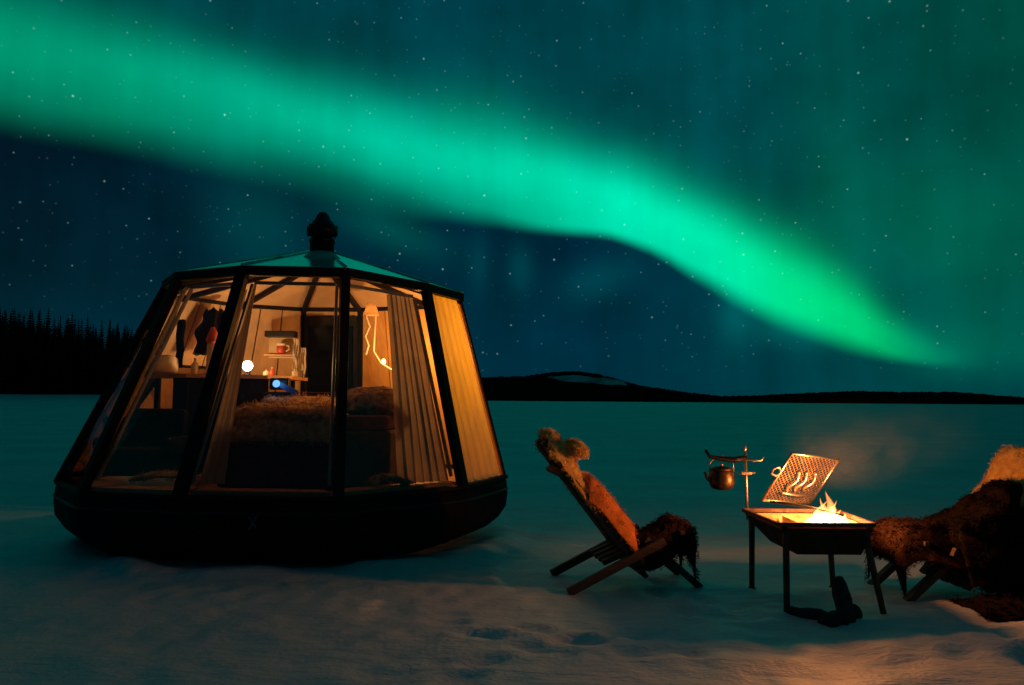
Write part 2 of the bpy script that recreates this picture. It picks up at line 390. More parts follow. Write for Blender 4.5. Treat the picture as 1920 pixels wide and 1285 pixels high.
# left shore bank rises below the forest
D = np.sqrt(XX**2+YY**2); AZg = np.degrees(np.arctan2(XX, YY))
side = 1/(1+np.exp((AZg+8)/3))
tb = np.clip((D-95)/60, 0, 1); ZZ += side*(tb*tb*(3-2*tb))*1.9
nx, ny = len(xs), len(ys)
V = np.stack([XX.ravel(), YY.ravel(), ZZ.ravel()], 1)
idx = np.arange(nx*ny).reshape(ny, nx)
Fq = np.stack([idx[:-1,:-1].ravel(), idx[:-1,1:].ravel(), idx[1:,1:].ravel(), idx[1:,:-1].ravel()], 1)
me = bpy.data.meshes.new('snow_field'); me.vertices.add(len(V)); me.vertices.foreach_set('co', V.ravel())
me.loops.add(Fq.size); me.loops.foreach_set('vertex_index', Fq.ravel()); me.polygons.add(len(Fq))
me.polygons.foreach_set('loop_start', np.arange(0, Fq.size, 4)); me.update(calc_edges=True); me.validate()
tag(link_mesh('snow_field', me, M['snow'], smooth=True), kind='structure')

# ------------------------------------------------------------------ far hills
def hill_mat(patch):
    m = bpy.data.materials.new('forested_hill'); m.use_nodes = True; t = m.node_tree; b = t.nodes['Principled BSDF']
    b.inputs['Roughness'].default_value = 1; b.inputs['Specular IOR Level'].default_value = 0
    X.nt = t; tcn = t.nodes.new('ShaderNodeTexCoord'); s = t.nodes.new('ShaderNodeSeparateXYZ'); t.links.new(tcn.outputs['Object'], s.inputs[0])
    x, y, z = (X(s.outputs[i]) for i in range(3))
    n = t.nodes.new('ShaderNodeTexNoise'); n.inputs['Scale'].default_value = .012; n.inputs['Detail'].default_value = 5
    t.links.new(tcn.outputs['Object'], n.inputs['Vector']); nz = X(n.outputs[0]) - .5
    if patch:   # clear-cut, snow-covered slope near the top of the hill
        u = (x - 265) / 135; v = (z - 72 + (x-265)*.06) / 15
        f = sstep(1.0 - (u*u + v*v) + nz*2.2, 0.0, .35) * (sstep(nz, -.15, .1) * .6 + .4)
    else:
        f = sstep(nz, .17, .25) * .1
    c = vmix(f, (.010,.011,.010), (.60,.64,.66)); t.links.new(c, b.inputs['Base Color']); return m
def ridge(name, pts, dist, depth, material, az0, az1, seed):
    A = np.radians(np.arange(az0, az1, .06)); prof = np.interp(np.degrees(A), [p[0] for p in pts], [p[1] for p in pts])
    rr = np.random.RandomState(seed); jag = np.convolve(rr.rand(len(A)+6), np.ones(3)/3, 'same')[3:-3]
    V = []; F = []; steps = [(-1,-.05),(-.8,.25),(-.55,.55),(-.3,.8),(-.1,.95),(0,1),(.3,.8),(1,-.05)]
    for i, a in enumerate(A):
        hh = math.tan(math.radians(prof[i]))*dist + 1.35 + (jag[i]-.5)*dist*.0016
        for (s, k) in steps:
            d = dist + s*depth; V.append((math.sin(a)*d, math.cos(a)*d, max(-4, hh*k + (rr.rand()-.5)*dist*.0006)))
    n = len(steps)
    for i in range(len(A)-1):
        for k in range(n-1): F.append((i*n+k, (i+1)*n+k, (i+1)*n+k+1, i*n+k+1))
    return tag(pyd(name, V, F, material, smooth=True), kind='structure')
ridge('far_hill', [(-60,.9),(-20,1.2),(-8,1.6),(-2.3,1.62),(1.0,1.75),(3,2.05),(4.6,2.12),(6,1.95),(7.4,1.6),(9.1,1.12),(12,.7),(15,.35),(18,.2),(40,.2)], 2900, 500, hill_mat(True), -60, 45, 3)
ridge('near_shore_hill', [(-60,1.1),(-20,1.0),(-3,1.0),(2,.95),(5,.62),(9,.45),(13,.36),(16,.42),(20,.62),(23,.78),(26,.72),(29,.72),(32.6,.40),(36,.5),(60,.9)], 1900, 250, hill_mat(False), -60, 60, 5)

# ------------------------------------------------------------------ spruce forest on the left shore
def spruce_meshes(seed, h=1.0):
    r = random.Random(seed); V = []; F = []
    n = 34; R0 = r.uniform(.15, .20)
    for i in range(n):
        f = i/(n-1); z = h*(.06 + .92*f); rad = R0*h*(1-f)**.8 + .006
        m = max(4, int(11*(1-f)+4)); ph = r.random()*6
        for k in range(m):
            a = ph + 2*math.pi*k/m + r.uniform(-.25,.25); L = rad*r.uniform(.6,1.15); w = L*.33
            c = (math.cos(a), math.sin(a)); s = (-c[1], c[0]); b = len(V); dr = L*r.uniform(.30,.55)
            V += [(0,0,z+.012), (c[0]*L*.6+s[0]*w, c[1]*L*.6+s[1]*w, z-dr*.6), (c[0]*L, c[1]*L, z-dr), (c[0]*L*.6-s[0]*w, c[1]*L*.6-s[1]*w, z-dr*.6)]
            F += [(b,b+1,b+2),(b,b+2,b+3)]
    b = len(V); V += [(.006,0,.93*h),(-.003,.005,.93*h),(-.003,-.005,.93*h),(0,0,h)]; F += [(b,b+1,b+3),(b+1,b+2,b+3),(b+2,b,b+3)]
    cm = bpy.data.meshes.new('crown'); cm.from_pydata(V, [], F); cm.materials.append(M['spruce'])
    bm = bmesh.new(); b_tube(bm, [(0,0,-.02),(0,0,.4),(0,0,.95)], [.012,.009,.002], 6)
    tm = bpy.data.meshes.new('trunk'); bm.to_mesh(tm); bm.free(); tm.materials.append(M['trunk'])
    return cm, tm
SP = [spruce_meshes(s) for s in range(6)]
def shore_h(x, y):
    d = math.hypot(x, y); a = math.degrees(math.atan2(x, y)); t = min(1, max(0, (d-95)/60))
    return 1.9/(1+math.exp((a+8)/3))*(t*t*(3-2*t))
rt = random.Random(21)
def top_el(a): return np.interp(a, [-40,-33,-29.4,-27,-25.4,-20,-12], [6.0,5.55,5.2,4.95,4.7,3.9,2.9])
cnt = 0
for row, (d0, k0) in enumerate([(150,.86),(157,1.04),(165,.99)]):
    a = -38.0
    while a < -13:
        a += rt.uniform(.30,.50) + (.3 if a > -23 else 0); d = d0 + rt.uniform(-3,3)
        x = math.sin(RAD(a))*d; y = math.cos(RAD(a))*d; z = shore_h(x, y)
        h = (math.tan(RAD(top_el(a)))*d + 1.35 - z) * (k0*(rt.uniform(.76,1.05) if rt.random()<.35 else rt.uniform(.90,1.02)))
        cm, tm = SP[rt.randrange(6)]
        t = empty('spruce_tree', (x, y, z-.1), rt.random()*6); t.scale = (h*rt.uniform(.85,1.2), h*rt.uniform(.85,1.2), h)
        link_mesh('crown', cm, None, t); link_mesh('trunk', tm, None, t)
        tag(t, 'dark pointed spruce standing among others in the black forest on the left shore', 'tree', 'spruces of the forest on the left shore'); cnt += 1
V = []; F = []                                             # deep forest behind, one dark mass
cm0 = SP[0][0]; cv = [tuple(v.co) for v in cm0.vertices]; cf = [tuple(p.vertices) for p in cm0.polygons]
for i in range(260):
    a = rt.uniform(-62, -11); d = rt.uniform(172, 215); x = math.sin(RAD(a))*d; y = math.cos(RAD(a))*d; z = shore_h(x, y)
    h = (math.tan(RAD(float(top_el(a))))*d + 1.35 - z)*rt.uniform(.82,1.0); b = len(V)
    V += [(x+v[0]*h*1.3, y+v[1]*h*1.3, z+v[2]*h) for v in cv]; F += [tuple(b+k for k in f) for f in cf]
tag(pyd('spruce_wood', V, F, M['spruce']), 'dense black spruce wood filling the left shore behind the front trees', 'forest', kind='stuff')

# ================================================================== HUT
hut = empty('glass_hut', (-2.1, 8.1, 0))
tag(hut, 'dark glass-walled igloo cabin lit from inside, standing on the snow', 'hut')
HP = Vector((-2.1, 8.1, 0))
L = lambda p: Vector(p) - HP
base = [(-4.117,7.314),(-3.45,6.47),(-2.574,6.26),(-1.324,6.223),(-.413,7.108),(-.044,8.115),(-.40,9.3),(-1.87,10.02),(-2.60,10.06),(-3.70,9.5),(-4.22,8.45)]
top  = [(-3.28,7.50),(-2.93,6.95),(-2.245,6.598),(-1.404,6.672),(-.814,7.539),(-.528,8.233),(-.85,8.98),(-1.77,9.36),(-2.46,9.36),(-3.10,9.0),(-3.47,8.25)]
ZB, ZT = .58, 2.41
B = [L((x, y, ZB)) for x, y in base]; T = [L((x, y, ZT)) for x, y in top]; NP = len(B)
cB = sum(B, Vector())/NP; cT = sum(T, Vector())/NP
APEX = L((-2.04, 8.5, 2.945))
# hull: rounded polygon lofted with a boat-like section
def chaikin(pts, it=2, k=.12):
    for _ in range(it):
        q = []
        for i in range(len(pts)):
            a = pts[i-1]; b = pts[i]; c = pts[(i+1) % len(pts)]
            q += [b + (a-b)*k, b + (c-b)*k]
        pts = q; k = .25
    return pts
rimp = chaikin([Vector((p.x, p.y, 0)) for p in B], 3, .07)
c0 = Vector((cB.x, cB.y, 0))
def ring(off, z): return [Vector((c0.x + (p-c0).x*(1+off/(p-c0).length), c0.y + (p-c0).y*(1+off/(p-c0).length), z)) for p in rimp]
bm = bmesh.new(); prof = [(-.10,.565),(.005,.565),(.022,.552),(.03,.49),(.035,.42),(.02,.30),(-.055,.19),(-.17,.10),(-.30,.045),(-.44,.01),(-.46,-.05)]
rs = [[bm.verts.new(v) for v in ring(o, z)] for o, z in prof]; n = len(rs[0])
for i in range(len(rs)-1):
    for k in range(n): bm.faces.new((rs[i][k], rs[i][(k+1)%n], rs[i+1][(k+1)%n], rs[i+1][k]))
bm.faces.new(rs[-1]); fin('hull', bm, M['hull'], hut, True)
bm = bmesh.new()                                           # rubbing strake
for i, p in enumerate(ring(.065,.515)):
    pass
b_tube(bm, ring(.03,.47) + [ring(.03,.47)[0]], .013, 6, caps=False); fin('rubbing_strip', bm, M['black'], hut, True)
# pale skirt line low on the front of the hull
rr_ = ring(-.36, .05); sel = [p for p in rr_ if p.y < -.55 and -1.1 < p.x < 1.25]; sel.sort(key=lambda p: p.x)
bm = bmesh.new(); jr = random.Random(3)
b_tube(bm, [p + Vector((0, -.03, jr.uniform(-.010,.012))) for p in sel], .010, 6); fin('skirt_strip', bm, M['skirt'], hut, True)
# small fittings on the hull
fx_ = empty('towing_eye', L((-.93,6.62,.42))); fx_.parent = hut
lathe('eye_plate', [(.022,0),(.024,.006),(.012,.014)], (0,0,0), M['steel'], fx_, 14, Matrix.Rotation(RAD(90),3,'X'))
tube('eye_ring', [(.018*math.cos(a*.785),-.02,.018*math.sin(a*.785)-.01) for a in range(9)], .004, M['steel'], fx_, 6)
em_ = empty('hull_emblem', L((-1.97,6.19,.40))); em_.parent = hut
for p0, p1 in (((-.035,0,.05),(.0,0,.0)), ((.03,0,.055),(-.03,0,-.05)), ((-.01,0,.01),(.03,0,-.035))): beam('stroke', p0, p1, .006, .004, M['skirt'], em_, up=(0,1,0), bev=0)
# floor
bm = bmesh.new(); fl_ = ring(-.12, .56); vs = [bm.verts.new(v) for v in fl_]; f = bm.faces.new(vs)
ex = bmesh.ops.extrude_face_region(bm, geom=[f]); bmesh.ops.translate(bm, vec=(0,0,-.04), verts=[v for v in ex['geom'] if isinstance(v, bmesh.types.BMVert)])
fin('floor', bm, M['floor'], hut)

def inward(p, d):                                          # toward the hut axis, horizontally
    c = cB.lerp(cT, (p.z-ZB)/(ZT-ZB)); v = Vector((c.x-p.x, c.y-p.y, 0)).normalized(); return p + v*d
def onwall(i, s, t, d=0.0):                                # s along edge i->i+1, t bottom->top, d inwards
    j = (i+1) % NP; p = (B[i].lerp(B[j], s)).lerp(T[i].lerp(T[j], s), t)
    return inward(p, d)
# mullions at every corner, each with a pale inner trim
for i in range(NP):
    a = B[i] - (T[i]-B[i])*0.0; b = T[i]; c = cB.lerp(cT, .5); outd = Vector((B[i].x-cB.x, B[i].y-cB.y, 0)).normalized()
    m_ = beam('mullion', inward(a, .01), inward(b, .01), .03 if i == 5 else (.075 if i not in (2,4) else .095), .02 if i == 5 else .07, M['frame'], hut, up=outd)
    e1 = (B[(i+1)%NP]-B[i]).normalized(); e0 = (B[i-1]-B[i]).normalized()
    if i <= 4:
        for e in ((e0,) if i == 4 else (e0, e1)):
            beam('inner_trim', inward(a, .085)+e*.055+Vector((0,0,.10)), inward(b, .085)+e*.05-Vector((0,0,.1)), .022, .03, M['trim'], m_, up=outd)
for i in range(NP):                                        # bottom and top rails
    j = (i+1) % NP
    beam('bottom_rail', inward(B[i],.015)+Vector((0,0,.005)), inward(B[j],.015)+Vector((0,0,.005)), .06, .035, M['frame'], hut)
    r_ = beam('top_rail', inward(T[i],.012), inward(T[j],.012), .085, .075, M['frame'], hut)
    if i in (0,1,2,3):
        beam('inner_trim', inward(T[i].lerp(T[j],.07),.10)-Vector((0,0,.085)), inward(T[i].lerp(T[j],.93),.10)-Vector((0,0,.085)), .02, .03, M['trim'], r_)
GL = [10,0,1,2,3,4]
for i in range(NP):
    j = (i+1) % NP; qd = [onwall(i,.03,.008,.03), onwall(i,.97,.008,.03), onwall(i,.97,.985,.03), onwall(i,.03,.985,.03)]
    ins = (Vector((0,0,1.5)) + (cB+cT)/2 - qd[0])
    if i in GL:
        V = [tuple(p) for p in qd]; pyd('window_pane', V, [(0,1,2,3)], M['glass'], hut)
    elif i == 9:
        qg = [onwall(i,.03,.03,.03), onwall(i,.97,.03,.03), onwall(i,.97,.60,.03), onwall(i,.03,.60,.03)]
        pyd('window_pane', [tuple(p) for p in qg], [(0,1,2,3)], M['glass'], hut)
        w = empty('wall_panel', (0,0,0)); w.parent = hut
        bm = bmesh.new(); b_slab(bm, [onwall(i,.01,.61,0),onwall(i,.99,.61,0),onwall(i,.99,.99,0),onwall(i,.01,.99,0)], .015, ins)
        fin('outer_skin', bm, M['frame'], w)
        for k in range(3):
            s0 = k/3 + .008; s1 = (k+1)/3 - .008
            bm = bmesh.new(); b_slab(bm, [onwall(i,s0,.62,.02),onwall(i,s1,.62,.02),onwall(i,s1,.99,.02),onwall(i,s0,.99,.02)], .018, ins)
            fin('lining_board', bm, M['birch'], w)
    elif i == 7:
        w = empty('wall_panel', (0,0,0)); w.parent = hut
        bm = bmesh.new(); b_slab(bm, [onwall(i,.02,.02,.0),onwall(i,.98,.02,0),onwall(i,.98,.99,0),onwall(i,.02,.99,0)], .035, ins)
        o = fin('outer_skin', bm, M['birch'], w)
    else:
        w = empty('wall_panel', (0,0,0)); w.parent = hut
        bm = bmesh.new(); b_slab(bm, [onwall(i,.01,.01,0),onwall(i,.99,.01,0),onwall(i,.99,.99,0),onwall(i,.01,.99,0)], .015, ins)
        fin('outer_skin', bm, M['frame'], w)
        nb = 4 if i in (5,) else 3
        for k in range(nb):
            s0 = k/nb + .008; s1 = (k+1)/nb - .008
            bm = bmesh.new(); b_slab(bm, [onwall(i,s0,.01,.02),onwall(i,s1,.01,.02),onwall(i,s1,.99,.02),onwall(i,s0,.99,.02)], .018, ins)
            fin('lining_board', bm, M['pine'] if i in (5,6) else M['birch'], w)
# back door with black glass in the edge between corner 7 and 8
door = empty('door', (0,0,0)); door.parent = hut
ins = -(B[7]+B[8])/2
bm = bmesh.new(); b_slab(bm, [onwall(7,.10,.03,.05),onwall(7,.90,.03,.05),onwall(7,.90,.90,.05),onwall(7,.10,.90,.05)], .02, (0,-1,0)); fin('door_glass', bm, M['darkglass'], door)
for (s0,s1) in ((.04,.10),(.90,.96)):
    bm = bmesh.new(); b_slab(bm, [onwall(7,s0,.01,.045),onwall(7,s1,.01,.045),onwall(7,s1,.95,.045),onwall(7,s0,.95,.045)], .05, (0,-1,0)); fin('door_stile', bm, M['frame'], door)
bm = bmesh.new(); b_slab(bm, [onwall(7,.10,.90,.045),onwall(7,.90,.90,.045),onwall(7,.90,.95,.045),onwall(7,.10,.95,.045)], .05, (0,-1,0)); fin('door_head', bm, M['frame'], door)
# roof: outer panels, ceiling boards and ribs
RT = [p + Vector((0,0,.045)) + (p-Vector((cT.x,cT.y,p.z))).normalized()*.02 for p in T]
apo = APEX + Vector((0,0,.01))
for i in range(NP):
    j = (i+1) % NP; g = .006
    a, b = RT[i].lerp(RT[j], g), RT[i].lerp(RT[j], 1-g); c, d = apo.lerp(RT[j], .07), apo.lerp(RT[i], .07)
    bm = bmesh.new(); b_slab(bm, [a, b, c, d], .02, (0,0,-1)); fin('roof_panel', bm, M['roof'], hut)
    tube('roof_seam', [RT[i]+Vector((0,0,.004)), apo.lerp(RT[i],.07)+Vector((0,0,.004))], .012, M['roof'], hut, 6)
    lo = Vector((0,0,-.075))
    a, b = T[i].lerp(T[j], .02)+Vector((0,0,-.02)), T[i].lerp(T[j], .98)+Vector((0,0,-.02)); c, d = APEX.lerp(T[j], .06)+lo, APEX.lerp(T[i], .06)+lo
    bm = bmesh.new(); b_slab(bm, [a, b, c, d], .012, (0,0,1)); fin('ceiling_board', bm, M['ceil'], hut)
    beam('roof_rib', T[i]+Vector((0,0,-.05)), APEX.lerp(T[i], .06)+Vector((0,0,-.11)), .05, .05, M['frame'], hut)
bm = bmesh.new(); b_lathe(bm, [(.17,-.03),(.13,.02),(.05,.06)], APEX+Vector((0,0,-.02)), 20); fin('roof_boss', bm, M['roof'], hut, True)
# chimney
CH = L((-1.835, 7.62, 2.655))
ch_o = empty('chimney', CH); ch_o.parent = hut
lathe('flashing', [(.25,-.045),(.24,-.01),(.15,.07),(.118,.10)], (0,0,0), M['flange'], ch_o, 28)
lathe('flue_pipe', [(.115,.05),(.115,.20),(.125,.20),(.125,.225),(.105,.225),(.105,.36)], (0,0,0), M['black'], ch_o, 24)
lathe('rain_cap', [(.10,.27),(.145,.285),(.15,.34),(.11,.375),(.10,.40),(.085,.405),(.06,.46),(.035,.49),(.01,.495)], (0,0,0), M['black'], ch_o, 24)
for k in range(8):
    a = k*math.pi/4; box('cowl_fin', (.118*math.cos(a), .118*math.sin(a), .31), (.06,.008,.10), M['black'], ch_o, Matrix.Rotation(a,3,'Z'), bev=0)
# window bench along the front panes
for i in (0,1,2,3,4):
    a, b = onwall(i,.04,.03,.07), onwall(i,.96,.03,.07); a2, b2 = onwall(i,.04,.03,.30), onwall(i,.96,.03,.30)
    bm = bmesh.new(); z = Vector((0,0,.0))
    q = [Vector((p.x,p.y,ZB+.015)) for p in (a,b,b2,a2)]
    b_slab(bm, q, .03, (0,0,1)); fin('window_sill', bm, M['sill'], hut)

# ------------------------------------------------------------------ curtains
def curtain(name, i, s0, s1, t0, t1, d, folds, amp, material, label, gather=0.0, sb0=None, sb1=None, seed=0):
    r = random.Random(seed); N = folds*8; K = 14; V = []; F = []
    ph = [r.uniform(-.9,.9) for _ in range(folds+2)]; am = [r.uniform(.5,1.2) for _ in range(folds+2)]
    sb0 = s0 if sb0 is None else sb0; sb1 = s1 if sb1 is None else sb1
    for a in range(K+1):
        t = t0 + (t1-t0)*a/K; g = 1 - (a/K); pinch = gather*math.exp(-((g-.55)/.22)**2)
        lo = sb0 + (s0-sb0)*(a/K); hi = sb1 + (s1-sb1)*(a/K); mid = hi if gather > 0 else (lo+hi)/2
        for k in range(N+1):
            f = k/N; s = lo + (hi-lo)*f; s = s + (mid-s)*pinch
            q = f*folds; wi = int(q); fr = q-wi; amx = am[wi]*(1-fr)+am[wi+1]*fr
            off = amp*amx*math.sin(2*math.pi*q + ph[wi]*.6 + .25*math.sin(a*.5+wi))*(.55+.45*g)
            V.append(onwall(i, s, t, d+off) + HP)
    W = N+1
    for a in range(K):
        for k in range(N): F.append((a*W+k, a*W+k+1, (a+1)*W+k+1, (a+1)*W+k))
    c = sum(V, Vector())/len(V); lo = min(v.z for v in V); org = Vector((c.x, c.y, lo))
    o = pyd(name, [v-org for v in V], F, material, smooth=True); o.location = org
    return tag(o, label, 'curtain', 'curtains behind the hut windows')
curtain('curtain', 4, .05, .995, .012, .985, .055, 6, .009, M['ochre'], 'closed ochre curtain glowing in the rightmost hut window', seed=1)
curtain('curtain', 3, .64, 1.0, .03, .95, .17, 6, .045, M['curtain'], 'pleated grey-brown curtain drawn half across the pane left of the ochre one', seed=2, sb0=.56, sb1=1.0)
curtain('curtain', 2, .04, .085, .05, .95, .17, 3, .03, M['curtain'], 'narrow curtain gathered beside the mullion left of the bed', seed=3, sb1=.22)
curtain('curtain', 1, .66, .96, .12, .93, .22, 4, .03, M['curtain'], 'limp curtain tied back behind the big left pane', seed=4, sb0=.74, gather=.35)

# ------------------------------------------------------------------ furniture inside
bed = empty('bed', (-1.80, 7.55, .56)); tag(bed, 'dark upholstered bed inside the hut behind the central panes', 'bed')
box('bed_box', (0,0,.27), (1.50,1.15,.50), M['bedside'], bed, bev=.03)
box('mattress', (0,0,.585), (1.46,1.12,.13), M['maroon'], bed, bev=.04)
box('headboard', (0,.60,.55), (1.5,.05,.62), M['bedside'], bed, bev=.015)
def pillow(name, c, s, material, label, cat, rot=(0,0,0)):
    bm = bmesh.new(); bmesh.ops.create_cube(bm, size=1.0); bmesh.ops.subdivide_edges(bm, edges=bm.edges, cuts=7, use_grid_fill=True)
    r = random.Random(len(name)+int(c[0]*100))
    for v in bm.verts:
        x, y, z = v.co*2; k = (1-abs(x)**3.2)*(1-abs(y)**3.2); v.co = Vector((x*s[0]/2*(1-.06*y*y), y*s[1]/2*(1-.06*x*x), z*s[2]/2*(.12+.88*k**.5)+ s[2]*.10*noise.noise(Vector((x*1.7,y*1.7,z+c[0])))))
    bm.transform(Matrix.Rotation(rot[2],4,'Z') @ Matrix.Rotation(rot[1],4,'Y') @ Matrix.Rotation(rot[0],4,'X'))
    o = fin(name, bm, material, None, True); o.location = c; return tag(o, label, cat)
pillow('pillow', (-1.27,7.45,1.33), (.62,.42,.24), M['patch'], 'rumpled patterned pillow at the right end of the bed', 'pillow', (.3,0,.2))

def tuft(V, F, p, n, L_, w, r):
    q_ = Vector(p)*9; cl = Vector((noise.noise(q_), noise.noise(q_+Vector((7,3,1))), noise.noise(q_+Vector((2,9,5)))))
    d = (Vector(n)*.42 + cl*1.1 + Vector((r.uniform(-.22,.22), r.uniform(-.22,.22), r.uniform(-.75,-.25)))).normalized()
    s = d.orthogonal().normalized()*w; b = len(V); p = Vector(p)
    V += [p-s, p+s, p+d*L_]; F.append((b, b+1, b+2))
def sheet(name, path, wfun, th, material, tufts=0, tl=.04, tw=.004, seed=0, nw=14, lump=.02, side=0.0, axis_=(0,1,0), sub=4):
    """Thick soft cover following a polyline in local space; rounded edges, hairy tufts."""
    r = random.Random(seed); P = [Vector(p) for p in path]; ax = Vector(axis_); pts = []
    for i in range(len(P)-1):
        a, b, c, d = P[max(i-1,0)], P[i], P[i+1], P[min(i+2,len(P)-1)]
        for k in range(sub):
            t = k/sub; pts.append(.5*((2*b)+(c-a)*t+(2*a-5*b+4*c-d)*t*t+(3*b-a-3*c+d)*t**3))
    pts.append(P[-1]); n = len(pts); V = []; top_ = []
    for i, p in enumerate(pts):
        d = (pts[min(i+1,n-1)]-pts[max(i-1,0)]).normalized(); nn = d.cross(ax).normalized()
        if nn.z < 0 and abs(nn.z) > .2: nn = -nn
        f = i/(n-1); w0, w1 = wfun(f); row = []
        for k in range(nw+1):
            g = k/nw; y = w0 + (w1-w0)*g; e = abs(2*g-1)
            droop = -side*max(0, e-.75)*4*.25
            q = p + ax*y + Vector((0,0,droop)); nz = noise.noise(q*6+Vector((seed,0,0)))*lump + noise.noise(q*17+Vector((0,seed,0)))*lump*.5
            row.append((q, nn, th*(1-e**4)*(1 - max(0,abs(2*f-1)-.9)*8) , nz))
        top_.append(row)
    Vv = []; F = []; W = nw+1
    for row in top_:
        for q, nn, t, z in row: Vv.append(q + nn*(t*.5+z))
    off = len(Vv)
    for row in top_:
        for q, nn, t, z in row: Vv.append(q - nn*(t*.5-z*.5) - nn*.003)
    for i in range(n-1):
        for k in range(nw):
            a = i*W+k; F.append((a, a+1, a+W+1, a+W)); F.append((off+a, off+a+W, off+a+W+1, off+a+1))
    bd = [k for k in range(nw)]
    for k in range(nw):
        F.append((k, off+k, off+k+1, k+1)); a = (n-1)*W+k; F.append((a, a+1, off+a+1, off+a))
    for i in range(n-1):
        a = i*W; F.append((a, a+W, off+a+W, off+a)); a = i*W+nw; F.append((a, off+a, off+a+W, a+W))
    for _ in range(tufts):
        i = r.randrange(n); k = r.randrange(W); q, nn, t, z = top_[i][k]; sgn = 1 if r.random() < .7 else -1
        jitter = Vector((r.uniform(-.02,.02), r.uniform(-.02,.02), r.uniform(-.02,.02)))
        out_ = nn*sgn + ax*(2*k/nw-1)*.8
        tuft(Vv, F, q + nn*sgn*(t*.45) + jitter + nn*z, out_, tl*r.uniform(.5,1.2), tw, r)
    me = bpy.data.meshes.new(name); me.from_pydata([tuple(v) for v in Vv], [], F); me.update()
    return link_mesh(name, me, material, None, True)
o = sheet('fur_throw', [(-2.50,6.96,.98),(-2.49,6.96,1.16),(-2.49,7.02,1.24),(-2.49,7.30,1.27),(-2.49,7.75,1.28),(-2.49,8.05,1.36)], lambda f: (.03, .93), .06, M['bedspread'], 5000, .05, .004, 5, nw=22, lump=.02, axis_=(1,0,0))
o.location = (0,0,0); tag(o, 'tan fur throw spread over the top of the bed', 'throw')

# shelf unit along the back walls
sh = empty('wall_shelf', (-3.0, 8.75, .56)); tag(sh, 'long wooden shelf counter behind the bed, carrying the lamps', 'shelf')
def shp(x, y, z): return Vector((x+3.0, y-8.75, z-.56))
shelf_poly = [(-3.72,7.85),(-3.2,7.86),(-2.50,8.20),(-2.33,8.5),(-2.33,9.15),(-3.05,9.12),(-3.72,8.7)]  # front edge extended forward to keep the lamp's light off the snow outside
bm = bmesh.new(); b_slab(bm, [shp(x,y,1.555) for x,y in shelf_poly], .035, (0,0,1)); fin('shelf_board', bm, M['sill'], sh)
for (x,y) in ((-3.6,8.15),(-3.0,8.75),(-2.45,8.95)):
    beam('leg', shp(x,y,.58), shp(x,y,1.55), .05, .05, M['frame'], sh, up=(0,1,0))
bm = bmesh.new(); b_slab(bm, [shp(-3.34,7.90,1.55),shp(-3.2,7.90,1.55),shp(-3.2,7.90,.6),shp(-3.34,7.90,.6)], .02, (0,1,0)); fin('front_board', bm, M['frame'], sh)
bm = bmesh.new(); b_slab(bm, [shp(-3.19,7.90,1.55),shp(-2.50,8.24,1.55),shp(-2.50,8.24,.6),shp(-3.19,7.90,.6)], .02, (0,1,0)); fin('front_board', bm, M['frame'], sh)

ac = empty('armchair', (-3.35, 7.35, .60)); tag(ac, 'low black armchair in the dark lower corner of the big left pane', 'armchair')
box('seat', (0,0,.18), (.55,.55,.24), M['dkcloth'], ac, bev=.05); box('backrest', (.0,.26,.42), (.55,.14,.46), M['dkcloth'], ac, Matrix.Rotation(RAD(-10),3,'X'), bev=.05)
for sx in (-1,1): box('armrest', (sx*.30,0,.32), (.10,.52,.16), M['dkcloth'], ac, bev=.04)
# star-bright bedside lamp
WARM = (1.0, .50, .17)
def pt(name, loc, power, col, rad, parent):
    ld = bpy.data.lights.new(name, 'POINT'); ld.energy = power; ld.color = col; ld.shadow_soft_size = rad
    o = bpy.data.objects.new(name, ld); COL.objects.link(o); o.location = loc; o.parent = parent; return o
M['bulb'] = emis('glowing_bulb', (1.0,.74,.42), 14)
lamp = empty('table_lamp', (-2.80, 8.47, 1.59)); tag(lamp, 'small bare-bulb lamp shining very bright on the shelf left of the doorway', 'lamp')
lathe('lamp_base', [(.045,0),(.045,.012),(.012,.02),(.012,.05),(.018,.055)], (0,0,0), M['black'], lamp, 16)
lathe('bulb', [(.014,.05),(.035,.062),(.052,.085),(.056,.105),(.05,.13),(.032,.152),(.008,.16)], (0,0,0), M['bulb'], lamp, 16)
pt('warm_light', (0,-.0,.17), 18, WARM, .03, lamp)
M['bluebulb'] = emis('blue_screen', (.20,.52,1.0), 1.3)
dev = empty('blue_lamp', (-2.37, 8.13, 1.45)); tag(dev, 'small round blue light glowing beside the bright lamp', 'lamp')
dv = lathe('glow_disc', [(.034,0),(.038,.008),(.032,.016)], (0,-.055,.05), M['bluebulb'], dev, 20, Matrix.Rotation(RAD(80),3,'X'))
box('device_body', (0.02,0,.05), (.20,.10,.12), M['black'], dev, bev=.02)
M['bluebox'] = mat('blue_plastic', (.03,.10,.26), .4)
sheetb = box('side_shell', (.12,-.055,.0), (.20,.012,.06), M['bluebox'], dev, Matrix.Rotation(RAD(28),3,'Y'), bev=.004)
pt('blue_glow', (0.03,-.15,.05), .25, (.2,.5,1.0), .03, dev)
